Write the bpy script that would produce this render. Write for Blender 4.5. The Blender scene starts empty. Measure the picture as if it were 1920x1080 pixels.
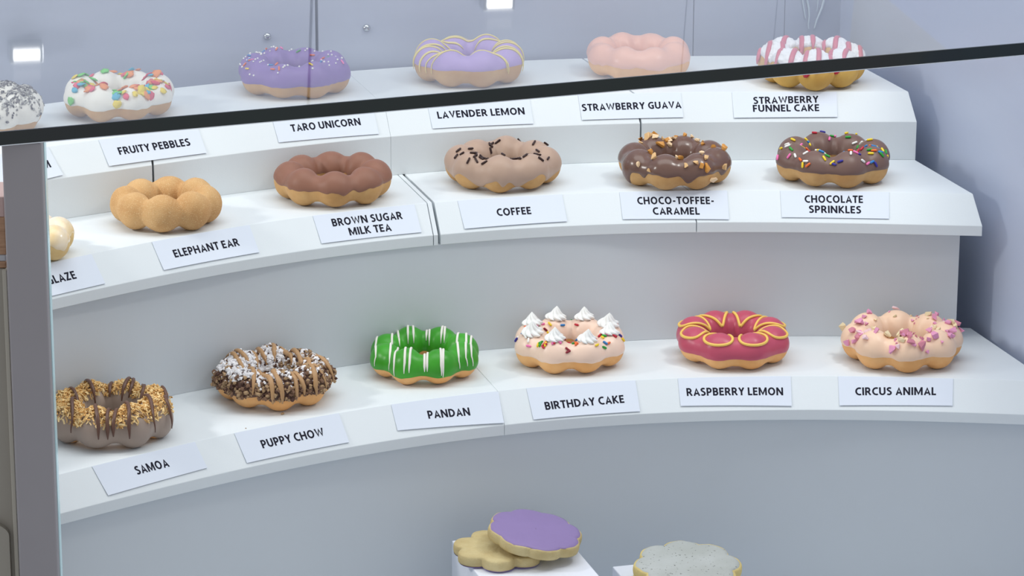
import bpy, bmesh, math, random
from math import sin, cos, pi, radians, hypot, atan2, acos, sqrt
from mathutils import Vector, Matrix, noise

random.seed(7)
S = bpy.context.scene
COL = S.collection

# ------------------------------------------------------------------ camera, world, lights, exposure
# survey frame: x right, y away from the camera, z up (metres), origin in the middle of the display
PITCH, ROLL, FPX, CX, CY = 0.27994, -0.00287, 5988.756, 0.22989, -0.71533
CAM_O = Vector((0.0, -2.30657, 0.66312))
YAW = radians(16.0)              # the display case stands turned by this much to the camera
ZOFF = 1.04                      # height of the survey origin above the shop floor
RZ = Matrix.Rotation(-YAW, 4, 'Z')

def W(p):                        # survey frame -> world (case aligned with the world axes)
    q = RZ @ Vector(p)
    return Vector((q.x, q.y, q.z + ZOFF))

def UW(p):
    return RZ.inverted() @ Vector((p[0], p[1], p[2] - ZOFF))

def _basis():
    f = Vector((0, cos(PITCH), -sin(PITCH))); u = Vector((0, sin(PITCH), cos(PITCH))); r = Vector((1, 0, 0))
    c, s = cos(ROLL), sin(ROLL)
    return c * r - s * u, s * r + c * u, f
BX, BY, BF = _basis()

cam = bpy.data.cameras.new('camera'); camo = bpy.data.objects.new('camera', cam); COL.objects.link(camo)
cam.sensor_width = 36.0; cam.lens = 36.0 * FPX / 1920.0; cam.clip_start = 0.05; cam.clip_end = 60
R3 = Matrix((BX, BY, -BF)).transposed()
camo.matrix_world = Matrix.Translation(W(CAM_O)) @ (RZ.to_3x3() @ R3).to_4x4()
S.camera = camo

wd = bpy.data.worlds.new('shop_ambience'); S.world = wd; wd.use_nodes = True
bg = wd.node_tree.nodes['Background']; bg.inputs[0].default_value = (0.93, 0.96, 1.0, 1); bg.inputs[1].default_value = 0.54

def area(name, loc, tgt, sx, sy, power, col=(1, 1, 1)):
    l = bpy.data.lights.new(name, 'AREA'); l.shape = 'RECTANGLE'; l.size = sx; l.size_y = sy; l.energy = power; l.color = col
    o = bpy.data.objects.new(name, l); COL.objects.link(o)
    o.location = W(loc); d = W(tgt) - W(loc)
    o.rotation_euler = d.to_track_quat('-Z', 'Y').to_euler()
    return o
area('ceiling_panel_light', (0.0, -0.02, 1.0), (0.0, 0.02, 0.0), 1.3, 0.6, 6.4, (0.98, 0.99, 1.0))
area('lamp_at_left_end', (-0.90, -0.20, 0.50), (0.35, 0.15, 0.05), 0.10, 0.10, 3.0, (1.0, 0.98, 0.95))
area('spot_over_right_end', (0.50, -0.02, 0.66), (0.15, 0.1, 0.0), 0.10, 0.10, 1.3, (1.0, 0.98, 0.95))

S.view_settings.view_transform = 'Standard'; S.view_settings.look = 'None'
S.view_settings.gamma = 1.0; S.view_settings.use_curve_mapping = False
S.view_settings.exposure = 0.10

# ------------------------------------------------------------------ pixel helpers
def raydir(px, py):
    return BX * ((px - 960) / FPX) - BY * ((py - 540) / FPX) + BF
def onplane(px, py, z):
    d = raydir(px, py); return CAM_O + d * ((z - CAM_O.z) / d.z)
def ony(px, py, y):
    d = raydir(px, py); return CAM_O + d * ((y - CAM_O.y) / d.y)
def casex(p): return p[0] * cos(YAW) + p[1] * sin(YAW)
def caseF(p): return p[0] * sin(YAW) - p[1] * cos(YAW)
def fromcase(x, F, z): return Vector((x * cos(YAW) + F * sin(YAW), x * sin(YAW) - F * cos(YAW), z))

# ------------------------------------------------------------------ materials
def lin(c):
    return tuple(((v / 255.0) / 12.92 if v <= 10 else (((v / 255.0) + 0.055) / 1.055) ** 2.4) for v in c)

def mat(name, rgb, rough=0.5, spec=0.4, var=0.0, vscale=60.0, bump=0.0, bscale=200.0, rgb2=None, speck=None, speck_scale=300, speck_t=0.62, sss=0.0, coat=0.0, metal=0.0):
    m = bpy.data.materials.new(name); m.use_nodes = True
    nt = m.node_tree; b = nt.nodes['Principled BSDF']
    c = (*lin(rgb), 1)
    b.inputs['Base Color'].default_value = c
    b.inputs['Roughness'].default_value = rough
    b.inputs['Specular IOR Level'].default_value = spec
    b.inputs['Metallic'].default_value = metal
    if sss:
        b.inputs['Subsurface Weight'].default_value = sss
        b.inputs['Subsurface Radius'].default_value = (1.0, 0.5, 0.25)
        b.inputs['Subsurface Scale'].default_value = 0.004
    if coat:
        b.inputs['Coat Weight'].default_value = coat; b.inputs['Coat Roughness'].default_value = 0.15
    tc = nt.nodes.new('ShaderNodeTexCoord')
    out = None
    if var or rgb2:
        n = nt.nodes.new('ShaderNodeTexNoise'); n.inputs['Scale'].default_value = vscale; n.inputs['Detail'].default_value = 5
        nt.links.new(tc.outputs['Object'], n.inputs['Vector'])
        mx = nt.nodes.new('ShaderNodeMix'); mx.data_type = 'RGBA'
        c2 = (*lin(rgb2), 1) if rgb2 else tuple([v * (1 - var) for v in c[:3]] + [1])
        mx.inputs['A'].default_value = c; mx.inputs['B'].default_value = c2
        rp = nt.nodes.new('ShaderNodeMapRange'); rp.inputs['From Min'].default_value = 0.35; rp.inputs['From Max'].default_value = 0.65
        nt.links.new(n.outputs['Fac'], rp.inputs['Value']); nt.links.new(rp.outputs['Result'], mx.inputs['Factor'])
        out = mx.outputs['Result']
    if speck:
        n2 = nt.nodes.new('ShaderNodeTexNoise'); n2.inputs['Scale'].default_value = speck_scale; n2.inputs['Detail'].default_value = 2
        nt.links.new(tc.outputs['Object'], n2.inputs['Vector'])
        r2 = nt.nodes.new('ShaderNodeMapRange'); r2.inputs['From Min'].default_value = speck_t; r2.inputs['From Max'].default_value = speck_t + 0.06
        nt.links.new(n2.outputs['Fac'], r2.inputs['Value'])
        m2 = nt.nodes.new('ShaderNodeMix'); m2.data_type = 'RGBA'
        if out: nt.links.new(out, m2.inputs['A'])
        else: m2.inputs['A'].default_value = c
        m2.inputs['B'].default_value = (*lin(speck), 1)
        nt.links.new(r2.outputs['Result'], m2.inputs['Factor'])
        out = m2.outputs['Result']
    if out: nt.links.new(out, b.inputs['Base Color'])
    if bump:
        n3 = nt.nodes.new('ShaderNodeTexNoise'); n3.inputs['Scale'].default_value = bscale; n3.inputs['Detail'].default_value = 4
        nt.links.new(tc.outputs['Object'], n3.inputs['Vector'])
        bp = nt.nodes.new('ShaderNodeBump'); bp.inputs['Strength'].default_value = bump; bp.inputs['Distance'].default_value = 0.001
        nt.links.new(n3.outputs['Fac'], bp.inputs['Height']); nt.links.new(bp.outputs['Normal'], b.inputs['Normal'])
    return m

def streak_mat(name, c1, c2, rough, stretch, rot, scale, lo=0.35, hi=0.7):
    m = mat(name, c1, rough=rough, spec=0.4); nt = m.node_tree; b = nt.nodes['Principled BSDF']
    tc = nt.nodes.new('ShaderNodeTexCoord'); mp = nt.nodes.new('ShaderNodeMapping')
    mp.inputs['Rotation'].default_value = rot; mp.inputs['Scale'].default_value = stretch
    n = nt.nodes.new('ShaderNodeTexNoise'); n.inputs['Scale'].default_value = scale; n.inputs['Detail'].default_value = 6
    n.inputs['Distortion'].default_value = 0.6
    r = nt.nodes.new('ShaderNodeMapRange'); r.inputs['From Min'].default_value = lo; r.inputs['From Max'].default_value = hi
    mx = nt.nodes.new('ShaderNodeMix'); mx.data_type = 'RGBA'
    mx.inputs['A'].default_value = (*lin(c1), 1); mx.inputs['B'].default_value = (*lin(c2), 1)
    nt.links.new(tc.outputs['Object'], mp.inputs['Vector']); nt.links.new(mp.outputs['Vector'], n.inputs['Vector'])
    nt.links.new(n.outputs['Fac'], r.inputs['Value']); nt.links.new(r.outputs['Result'], mx.inputs['Factor'])
    nt.links.new(mx.outputs['Result'], b.inputs['Base Color'])
    return m

def glass_mat(name, gain=1.0):
    """clear pane: what it lets through plus Schlick reflection, the same from both faces"""
    m = bpy.data.materials.new(name); m.use_nodes = True; nt = m.node_tree
    nt.nodes.remove(nt.nodes['Principled BSDF']); out = nt.nodes['Material Output']
    g = nt.nodes.new('ShaderNodeNewGeometry'); dt = nt.nodes.new('ShaderNodeVectorMath'); dt.operation = 'DOT_PRODUCT'
    nt.links.new(g.outputs['Incoming'], dt.inputs[0]); nt.links.new(g.outputs['Normal'], dt.inputs[1])
    def mth(op, a, b=None):
        n = nt.nodes.new('ShaderNodeMath'); n.operation = op
        for i, v in enumerate((a, b)):
            if v is None: continue
            if isinstance(v, (int, float)): n.inputs[i].default_value = v
            else: nt.links.new(v, n.inputs[i])
        return n.outputs[0]
    a = mth('ABSOLUTE', dt.outputs['Value'])
    k = mth('POWER', mth('SUBTRACT', 1.0, a), 5.0)
    fac = mth('MULTIPLY', mth('ADD', mth('MULTIPLY', k, 0.96), 0.04), gain)
    tr = nt.nodes.new('ShaderNodeBsdfTransparent'); tr.inputs[0].default_value = (0.985, 0.995, 0.99, 1)
    gl = nt.nodes.new('ShaderNodeBsdfGlossy'); gl.inputs['Roughness'].default_value = 0.04
    mx = nt.nodes.new('ShaderNodeMixShader')
    nt.links.new(fac, mx.inputs[0]); nt.links.new(tr.outputs[0], mx.inputs[1]); nt.links.new(gl.outputs[0], mx.inputs[2])
    nt.links.new(mx.outputs[0], out.inputs['Surface'])
    return m

M_WHITE = mat('white_printed_plastic', (227, 233, 237), rough=0.55, spec=0.3, var=0.03, vscale=9, bump=0.05, bscale=900)
M_RISER = mat('pale_grey_riser_board', (212, 218, 224), rough=0.6, spec=0.25, var=0.03, vscale=6)
M_PAPER = mat('white_card_paper', (224, 231, 243), rough=0.8, spec=0.1)
M_INK = mat('dark_ink', (38, 38, 50), rough=0.8, spec=0.1)
M_WALLB = streak_mat('lavender_grey_marble_panel', (172, 179, 197), (184, 191, 208), 0.3, (0.8, 6, 9), (0, radians(-9), 0), 2.2)
M_WALLS = streak_mat('pale_blue_side_panel', (190, 199, 221), (196, 205, 226), 0.35, (4, 1.0, 8), (0, 0, 0), 2.0)
M_POST = mat('grey_painted_post', (150, 146, 150), rough=0.5, spec=0.3, var=0.04, vscale=12)
M_GLASS = glass_mat('clear_counter_glass', 1.55)
M_GLASS_UNDER = glass_mat('coated_glass_underside', 0.15)
M_GEDGE = mat('dark_green_glass_edge', (14, 32, 30), rough=0.12, spec=0.5, rgb2=(20, 24, 28), vscale=7)
M_FLOOR = mat('case_base_board', (190, 198, 205), rough=0.6)
M_STEEL = mat('polished_steel', (190, 195, 200), rough=0.12, metal=1.0)

# ------------------------------------------------------------------ object helpers
def link(o, parent=None):
    COL.objects.link(o)
    if parent is not None: o.parent = parent
    return o
def meshobj(name, verts, faces, m, parent=None, smooth=True, conv=None, mi=None):
    me = bpy.data.meshes.new(name)
    me.from_pydata([conv(v) if conv else v for v in verts], [], faces)
    ms = m if isinstance(m, (list, tuple)) else [m]
    for x in ms: me.materials.append(x)
    if mi:
        for p, i in zip(me.polygons, mi): p.material_index = i
    me.polygons.foreach_set('use_smooth', [smooth] * len(me.polygons))
    me.update()
    return link(bpy.data.objects.new(name, me), parent)
def fixnormals(o):
    bm = bmesh.new(); bm.from_mesh(o.data); bmesh.ops.recalc_face_normals(bm, faces=bm.faces); bm.to_mesh(o.data); bm.free()
def tag(o, label, cat, group=None, kind=None):
    if label: o['label'] = label
    if cat: o['category'] = cat
    if group: o['group'] = group
    if kind: o['kind'] = kind
    return o
def struct(o):
    o['kind'] = 'structure'; return o
def empty(name, loc_survey, label, cat, group=None, rotx=0, roty=0, rz=0):
    o = bpy.data.objects.new(name, None); COL.objects.link(o); o.empty_display_size = 0.02
    o.location = W(loc_survey); o.rotation_euler = (rotx, roty, -YAW + rz)
    return tag(o, label, cat, group)
def bevel(o, w, seg=2, ang=30):
    b = o.modifiers.new('edge_round', 'BEVEL'); b.width = w; b.segments = seg; b.limit_method = 'ANGLE'; b.angle_limit = radians(ang)
def boxmesh(name, x0, x1, y0, y1, z0, z1, m, parent=None, conv=None, bw=0):
    v = [(x, y, z) for z in (z0, z1) for y in (y0, y1) for x in (x0, x1)]
    f = [(0, 2, 3, 1), (4, 5, 7, 6), (0, 1, 5, 4), (2, 6, 7, 3), (0, 4, 6, 2), (1, 3, 7, 5)]
    o = meshobj(name, v, f, m, parent, smooth=False, conv=conv); fixnormals(o)
    if bw: bevel(o, bw)
    return o
def casebox(name, x0, x1, F0, F1, z0, z1, m, bw=0, parent=None):     # box aligned with the case (world axes)
    return boxmesh(name, x0, x1, -F1, -F0, z0 + ZOFF, z1 + ZOFF, m, parent, None, bw)

# ------------------------------------------------------------------ curved tiers
GR = [round(-0.95 + 0.05 * i, 3) for i in range(29)]
R1 = [1.0001,0.9817,0.968,0.958,0.9512,0.947,0.9443,0.9424,0.9426,0.9441,0.9461,0.9482,0.9499,0.9509,0.9512,0.9508,0.9499,0.9488,0.948,0.9481,0.9498,0.9541,0.9566,0.96,0.9654,0.9733,0.9844,0.9992,1.0186]
R1b = [1.1615,1.1401,1.1241,1.1125,1.1046,1.0996,1.097,1.0961,1.0965,1.0977,1.0996,1.1019,1.1041,1.106,1.1076,1.1087,1.1094,1.1098,1.1101,1.1103,1.1106,1.1116,1.1139,1.1179,1.1242,1.1334,1.1463,1.1636,1.1861]
R2 = [0.8208,0.8211,0.8222,0.8238,0.8257,0.8267,0.8284,0.8306,0.8328,0.8349,0.8365,0.8377,0.8381,0.8379,0.837,0.8356,0.8337,0.8315,0.8294,0.8277,0.8267,0.8269,0.8289,0.8326,0.838,0.8454,0.8553,0.868,0.8839]
R3b = [0.8281,0.8285,0.8296,0.8312,0.833,0.835,0.837,0.8381,0.8381,0.8381,0.838,0.8379,0.8379,0.838,0.8382,0.8385,0.8391,0.8397,0.8406,0.8418,0.8431,0.8448,0.8466,0.8497,0.8551,0.8626,0.8726,0.8853,0.9014]
R3 = [0.7422,0.7335,0.7271,0.7227,0.7198,0.7181,0.7173,0.7171,0.7173,0.7177,0.7183,0.7188,0.7192,0.7194,0.7195,0.7194,0.7191,0.7188,0.7185,0.7185,0.7188,0.7197,0.7214,0.7241,0.7281,0.7337,0.7412,0.7512,0.7641]
R3w = [max(a, b + 0.002) for a, b in zip(R3b, R2)]
def rt(T, th):
    x = (max(-0.95, min(0.45, th)) + 0.95) / 0.05; i = max(0, min(27, int(x))); f = x - i
    p0 = T[max(0, i - 1)]; p1 = T[i]; p2 = T[i + 1]; p3 = T[min(28, i + 2)]
    return p1 + 0.5 * f * (p2 - p0 + f * (2 * p0 - 5 * p1 + 4 * p2 - p3 + f * (3 * (p1 - p2) + p3 - p0)))
DZ, DR, LIP = 0.0210, 0.01917, 0.00816
Z2, Z3, ZT1 = 0.04269, -0.07561, 0.09563
ZF = -0.245                                     # case base
def arcpt(T, dr, th, z):
    r = rt(T, th) + dr
    return Vector((CX + r * sin(th), CY + r * cos(th), z))
def theta_at(T, dr, c):                         # angle where the curve crosses the case plane x = c
    a, b = -1.15, 0.6
    for _ in range(40):
        mth = 0.5 * (a + b)
        if casex(arcpt(T, dr, mth, 0)) < c: a = mth
        else: b = mth
    return 0.5 * (a + b)
def tierpiece(name, prof, c0, c1, m, n=40, bw=0.00035, parent=None):
    K = len(prof); V = []; Fc = []
    for (T, dr, z) in prof:
        t0, t1 = theta_at(T, dr, c0), theta_at(T, dr, c1)
        V.append([arcpt(T, dr, t0 + (t1 - t0) * j / n, z) for j in range(n + 1)])
    verts = [W(p) for row in V for p in row]
    for k in range(K):
        k2 = (k + 1) % K
        for j in range(n):
            Fc.append((k * (n + 1) + j, k * (n + 1) + j + 1, k2 * (n + 1) + j + 1, k2 * (n + 1) + j))
    Fc.append(tuple(k * (n + 1) for k in range(K))); Fc.append(tuple(k * (n + 1) + n for k in reversed(range(K))))
    o = meshobj(name, verts, Fc, m, parent, smooth=False); fixnormals(o)
    if bw: bevel(o, bw, 2, 25)
    return o
BT = R1b
P1 = [(R1b, 0, ZT1), (R1, DR, ZT1), (R1, 0, ZT1 - DZ), (R1, 0, Z2), (R1b, 0, Z2)]
P2 = [(R1, 0.05, Z2), (R2, DR, Z2), (R2, 0, Z2 - DZ), (R2, 0, Z2 - DZ - LIP), (R1, 0.05, Z2 - DZ - LIP)]
P3 = [(R3w, 0.03, Z3), (R3, DR, Z3), (R3, 0, Z3 - DZ), (R3, 0, Z3 - DZ - LIP), (R3w, 0.03, Z3 - DZ - LIP)]
PW2 = [(R3w, 0.022, Z2 - DZ - LIP), (R3w, 0, Z2 - DZ - LIP), (R3w, 0, Z3), (R3w, 0.022, Z3)]
PW3 = [(R3, 0.03, Z3 - DZ - LIP), (R3, 0.007, Z3 - DZ - LIP), (R3, 0.007, ZF), (R3, 0.03, ZF)]

def cx_at(px, py, z): return casex(onplane(px, py, z))
CL = cx_at(114, 963, Z3 - DZ) - 0.13            # left ends, out of sight behind the post
CL3 = cx_at(114, 963, Z3 - DZ) - 0.012
G_ST = 'curved display tier pieces'
c1 = [CL, cx_at(285, 307, ZT1 - DZ), cx_at(733, 256.5, ZT1 - DZ), cx_at(1203, 232, ZT1 - DZ), cx_at(1718, 228, ZT1 - DZ)]
lab1 = ['white top tier piece under the grey crumbed donut, behind the grey post', 'white top tier piece under the purple sprinkled donut',
        'white top tier piece under the lavender donut with yellow drizzle', 'white top tier piece at the right end, under the pink striped donut']
gaps = [0.0008, 0.00006, 0.0008]
for i in range(4):
    a = c1[i] + (gaps[i - 1] if i else 0); b = c1[i + 1] - (gaps[i] if i < 3 else 0)
    o = tierpiece('display_tier', P1, a, b, M_WHITE); tag(o, lab1[i], 'display tier', G_ST)
c2 = [CL, cx_at(812, 440.5, Z2 - DZ), cx_at(823.5, 440, Z2 - DZ), cx_at(1309, 419, Z2 - DZ), cx_at(1842, 424, Z2 - DZ)]
ga = [0.0003, 0.0011, 0.0004]
lab2 = ['white middle tier piece under the plain sugared donut and the brown iced donut', 'narrow white strip between two middle tier pieces, beside the dark gap',
        'white middle tier piece under the coffee coloured donut', 'white middle tier piece at the right end, under the chocolate sprinkle donut']
for i in range(4):
    a = c2[i] + (ga[i - 1] if i else 0); b = c2[i + 1] - (ga[i] if i < 3 else 0)
    o = tierpiece('display_tier', P2, a, b, M_WHITE); tag(o, lab2[i], 'display tier', G_ST)
C3R = casex(onplane(1920, 685, Z3)) + 0.001
c3 = [CL3, cx_at(945, 796, Z3 - DZ), C3R]
lab3 = ['white bottom tier piece under the coconut donut and the bright green donut', 'white bottom tier piece at the right, under the raspberry coloured donut']
for i in range(2):
    a = c3[i] + (0.0001 if i else 0); b = c3[i + 1] - (0.0001 if i < 1 else 0)
    o = tierpiece('display_tier', P3, a, b, M_WHITE, n=56); tag(o, lab3[i], 'display tier', G_ST)
o = tierpiece('riser_panel', PW2, CL, cx_at(1820, 443, Z2 - DZ - LIP), M_RISER, n=72)
tag(o, 'curved pale grey riser panel between the middle and bottom tiers', 'riser panel', 'curved riser panels')
o = tierpiece('riser_panel', PW3, CL3, C3R - 0.009, M_RISER, n=72)
tag(o, 'curved pale grey riser panel below the bottom tier, behind the cookies', 'riser panel', 'curved riser panels')

# ------------------------------------------------------------------ case shell
YB = max(-caseF(arcpt(R1b, 0, -0.8 + 0.02 * i, 0)) for i in range(46)) + 0.004     # back wall, case y
CR = C3R + 0.007                                                                     # side wall, case x
def wallpix_x(px, py):                            # case x where a pixel meets the back wall
    d = raydir(px, py); n = Vector((-sin(YAW), cos(YAW), 0)); t = (YB - n.dot(CAM_O)) / n.dot(d)
    p = CAM_O + d * t; return casex(p), p.z
xs = wallpix_x(594, 50)[0]; xr = wallpix_x(1300, 60)[0]; xq = wallpix_x(1471, 40)[0]
ZW = 1.5
struct(casebox('wall_back', -1.6, xs - 0.0013, -YB - 0.012, -YB, -0.3, ZW, M_WALLB))
struct(casebox('wall_back', xs + 0.0013, xr - 0.0004, -YB - 0.012, -YB, -0.3, ZW, M_WALLB))
struct(casebox('wall_back', xr + 0.0004, xq - 0.0003, -YB - 0.012, -YB, -0.3, ZW, M_WALLB))
struct(casebox('wall_back', xq + 0.0003, CR + 0.02, -YB - 0.012, -YB, -0.3, ZW, M_WALLB))
struct(casebox('wall_back', -1.6, CR + 0.02, -YB - 0.03, -YB - 0.0125, -0.3, ZW, mat('shaded_backing_board', (120, 120, 120), rough=0.8)))
struct(casebox('wall_right', CR, CR + 0.012, -YB, 0.35, -0.3, 0.30, M_WALLS))
struct(casebox('floor', -1.6, CR + 0.02, -YB, 0.45, ZF - 0.02, ZF, M_FLOOR))

# glass counter top, its dark polished front edge towards the camera
pl = CAM_O + raydir(0, 247) * 1.0
def glasspt(px, py, dist): 
    d = raydir(px, py); return CAM_O + d * (dist / hypot(d.x, d.y))
GL0 = glasspt(-260, 295.5, 1.975)
ZG = GL0.z
dR = raydir(2180, 79.5); GR0 = CAM_O + dR * ((ZG - CAM_O.z) / dR.z)
ed = (GR0 - GL0); ed.normalize(); bk = Vector((-ed.y, ed.x, 0)); TILT = radians(4)
bk = Vector((bk.x * cos(TILT), bk.y * cos(TILT), sin(TILT))); up = ed.cross(bk); up.normalize()
wl = min((GR0 - GL0).length, (CR - 0.001 - casex(GL0)) / casex(ed))
gl = empty('glass_top', (GL0 + GR0) / 2, 'thick clear glass counter top with a dark green front edge', 'glass top')
gl.rotation_euler = (0, 0, 0)
TH = 0.0088
def gbox(name, u0, u1, v0, v1, w0, w1, m):
    mid = W((GL0 + GR0) / 2)
    conv = lambda p: W(GL0 + ed * p[0] + bk * p[1] + up * p[2]) - mid
    return boxmesh(name, u0, u1, v0, v1, w0, w1, m, gl, conv)
# how deep the pane may go before it meets the back wall
gd = min(((YB + caseF(q)) / (-caseF(bk)) for q in (GL0, GR0))) - 0.012
def glassquad(name, w):
    mid = W((GL0 + GR0) / 2)
    pts = [W(GL0 + ed * a + bk * b + up * w) - mid for a, b in ((0, 0.0012), (wl, 0.0012), (wl, gd), (0, gd))]
    return pts
pv = glassquad('', TH) + glassquad('', 0.0)
meshobj('pane', pv, [(0, 1, 2, 3), (7, 6, 5, 4), (3, 2, 6, 7), (0, 3, 7, 4), (1, 5, 6, 2)], [M_GLASS, M_GLASS_UNDER], gl, smooth=False, mi=[0, 1, 1, 1, 1])
e = gbox('polished_edge', 0, wl, -0.0002, 0.0012, 0, TH, M_GEDGE); e['label'] = 'dark green polished glass edge'
gbox('edge_chamfer', 0, wl, -0.0001, 0.0010, -0.0006, 0, mat('pale_ground_chamfer', (226, 232, 238), rough=0.3))['label'] = 'thin pale chamfer under the glass edge'  # pale strip added to paint the reflection line below the glass edge

# small lamps high on the back wall, mirrored in the glass
M_LAMP = bpy.data.materials.new('lamp_diffuser'); M_LAMP.use_nodes = True
_b = M_LAMP.node_tree.nodes['Principled BSDF']; _b.inputs['Emission Color'].default_value = (1, 0.98, 0.95, 1); _b.inputs['Emission Strength'].default_value = 2.6
def mirrored(px, py):
    d = raydir(px, py); o0 = GL0 + up * TH; t = (o0 - CAM_O).dot(up) / d.dot(up); p = CAM_O + d * t
    r_ = d - up * (2 * d.dot(up)); n_ = Vector((-sin(YAW), cos(YAW), 0)); k = (YB - n_.dot(p)) / n_.dot(r_)
    return p + r_ * k
for px, py, w_, h_, lb in ((45, 90, 0.022, 0.010, 'small square wall lamp high on the back wall at left'), (927, -6, 0.022, 0.009, 'small square wall lamp high on the back wall above the lavender donut')):
    q = mirrored(px, py); x_, z_ = casex(q), q.z
    e = empty('wall_lamp', fromcase(x_, -YB + 0.01, z_), lb, 'lamp', 'wall lamps'); e.rotation_euler = (0, 0, 0)
    boxmesh('housing', -w_ / 2 - 0.003, w_ / 2 + 0.003, -0.006, 0.0085, -h_ / 2 - 0.003, h_ / 2 + 0.003, M_STEEL, e, None, 0.001)
    boxmesh('diffuser', -w_ / 2, w_ / 2, -0.009, -0.0055, -h_ / 2, h_ / 2, M_LAMP, e, None, 0.001)

# corner post and what stands beyond it at the far left
def vbox(name, pxl, pxr, pyt, pyb, dist, depth, m, bw=0.0008, parent=None):
    """upright box whose front spans these pixels, at this distance from the camera (survey axes)"""
    y = CAM_O.y + dist
    a = ony(pxl, pyt, y); b = ony(pxr, pyt, y); c = ony((pxl + pxr) / 2, pyb, y)
    return boxmesh(name, a.x, b.x, y, y + depth, c.z, (a.z + b.z) / 2, m, parent, W, bw)
_d = raydir(45, 269); EY = (CAM_O + _d * ((ZG - CAM_O.z) / _d.z)).y          # where the glass edge passes over the post
y0 = EY + 0.006
pt = empty('corner_post', ony(45, 700, y0), 'grey painted upright post at the left corner, under the glass top', 'post')
pa, pb = ony(6.5, 367, y0), ony(85.0, 268, y0 + 0.018)
pc = W(ony(45, 700, y0))
RI = RZ.to_3x3().inverted()
def pconv(p): return RI @ (W(p) - pc)
zt = ZG - 0.0002
boxmesh('shaft', pa.x, pb.x, y0, y0 + 0.018, ZF, zt - 0.0008, M_POST, pt, pconv, 0.0012)
boxmesh('cap', pa.x - 0.004, pb.x + 0.0, y0 - 0.0005, y0 + 0.018, zt - 0.0008, zt + 0.0006, mat('pale_post_cap', (214, 220, 226), rough=0.4), pt, pconv, 0.0003)
boxmesh('glass_rim', pb.x, pb.x + 0.0005, y0 + 0.010, y0 + 0.018, ZF, zt, mat('pale_cyan_glass_rim', (205, 240, 245), rough=0.2), pt, pconv)

M_BEIGE = mat('beige_grey_panel', (150, 144, 134), rough=0.6, var=0.05, vscale=8)
M_WOOD = streak_mat('light_brown_wood', (176, 138, 110), (150, 112, 84), 0.5, (2, 2, 14), (0, 0, 0), 30)
cb = empty('side_cabinet', ony(-40, 800, y0 + 0.012), 'beige grey cabinet side left of the grey post, with a rounded panel', 'cabinet')
pc2 = W(ony(-40, 800, y0 + 0.012))
def cconv(p): return RI @ (W(p) - pc2)
yb = y0 + 0.012
def cbox(name, pxl, pxr, pyt, pyb, yy, dep, m, bw):
    a, b = ony(pxl, pyt, yy), ony(pxr, pyt, yy); c = ony(pxl, pyb, yy)
    return boxmesh(name, a.x, b.x, yy, yy + dep, c.z, a.z, m, cb, cconv, bw)
zfl = ZF
a = ony(-120, 506, yb); b = ony(10.0, 506, yb)
boxmesh('body', a.x, b.x, yb + 0.002, yb + 0.05, zfl, a.z, M_BEIGE, cb, cconv, 0.001)
boxmesh('edge_strip', b.x - 0.0022, b.x + 0.0006, yb, yb + 0.02, zfl, a.z, mat('pale_edge_strip', (178, 172, 160), rough=0.5), cb, cconv, 0.0004)
# rounded raised panel on the cabinet side
pr = ony(17, 970, yb); V = []; F = []
arc = [(pr.x + 0.0 - 0.03 + 0.03 * cos(t), pr.z - 0.012 + 0.012 * sin(t) ) for t in [pi / 2 * k / 12 for k in range(13)]]
arc = [(pr.x - 0.06, pr.z)] + list(reversed(arc)) + [(pr.x, zfl + 0.004), (pr.x - 0.06, zfl + 0.004)]
n = len(arc)
V = [(x, yb - 0.003, z) for x, z in arc] + [(x, yb + 0.002, z) for x, z in arc]
F = [tuple(range(n)), tuple(reversed(range(n, 2 * n)))] + [(i, (i + 1) % n, n + (i + 1) % n, n + i) for i in range(n)]
o = meshobj('raised_panel', V, F, M_BEIGE, cb, smooth=False, conv=cconv); fixnormals(o)
zb = a.z
def stackbox(name, pyt, pyb, pxr, m, label, cat, z0=None):
    y = yb + 0.004
    r_ = ony(pxr, pyt, y); z1 = r_.z; z_0 = ony(pxr, pyb, y).z if z0 is None else z0
    o = boxmesh(name, r_.x - 0.07, r_.x, y, y + 0.04, z_0, z1, m, None, W, 0.0008); tag(o, label, cat); return o, z1
o, z = stackbox('wooden_board', 490, 506, 11.5, M_WOOD, 'thin light brown wooden board on the cabinet at the far left edge', 'board', zb)
o, z = stackbox('grey_tray', 478, 490, 11.0, mat('pale_grey_tray', (176, 176, 182), rough=0.5), 'pale grey tray between the wooden board and wooden box, far left edge', 'tray', z)
o, z = stackbox('wooden_box', 407, 478, 9.5, M_WOOD, 'light brown wooden box on the pale grey tray at far left edge', 'box', z)
o, z = stackbox('paper_packet', 369, 407, 7.0, mat('pinkish_paper', (186, 160, 156), rough=0.7), 'pinkish packet on top of the wooden box at far left edge', 'packet', z)

# steel screw heads on the back wall, and pale wires
def dome(name, px, py, rad, m, label, cat, group=None):
    x, z = wallpix_x(px, py); c = fromcase(x, -YB, z)
    V = []; F = []; NS, NR = 20, 8
    for i in range(NR + 1):
        t = pi / 2 * i / NR
        for j in range(NS):
            V.append((rad * sin(t) * cos(2 * pi * j / NS), -rad * 0.8 * cos(t) - 0.0003, rad * sin(t) * sin(2 * pi * j / NS)))
    for i in range(NR):
        for j in range(NS):
            F.append((i * NS + j, i * NS + (j + 1) % NS, (i + 1) * NS + (j + 1) % NS, (i + 1) * NS + j))
    F.append(tuple(NR * NS + j for j in range(NS)))
    o = meshobj(name, V, F, m); fixnormals(o); o.location = W(c); tag(o, label, cat, group); return o
dome('screw_head', 501, 68.5, 0.0033, M_STEEL, 'round steel screw head on the back wall left of the panel gap', 'screw', 'screw heads on the back wall')
dome('screw_head', 687, 52.5, 0.0033, M_STEEL, 'round steel screw head on the back wall right of the panel gap', 'screw', 'screw heads on the back wall')
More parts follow.
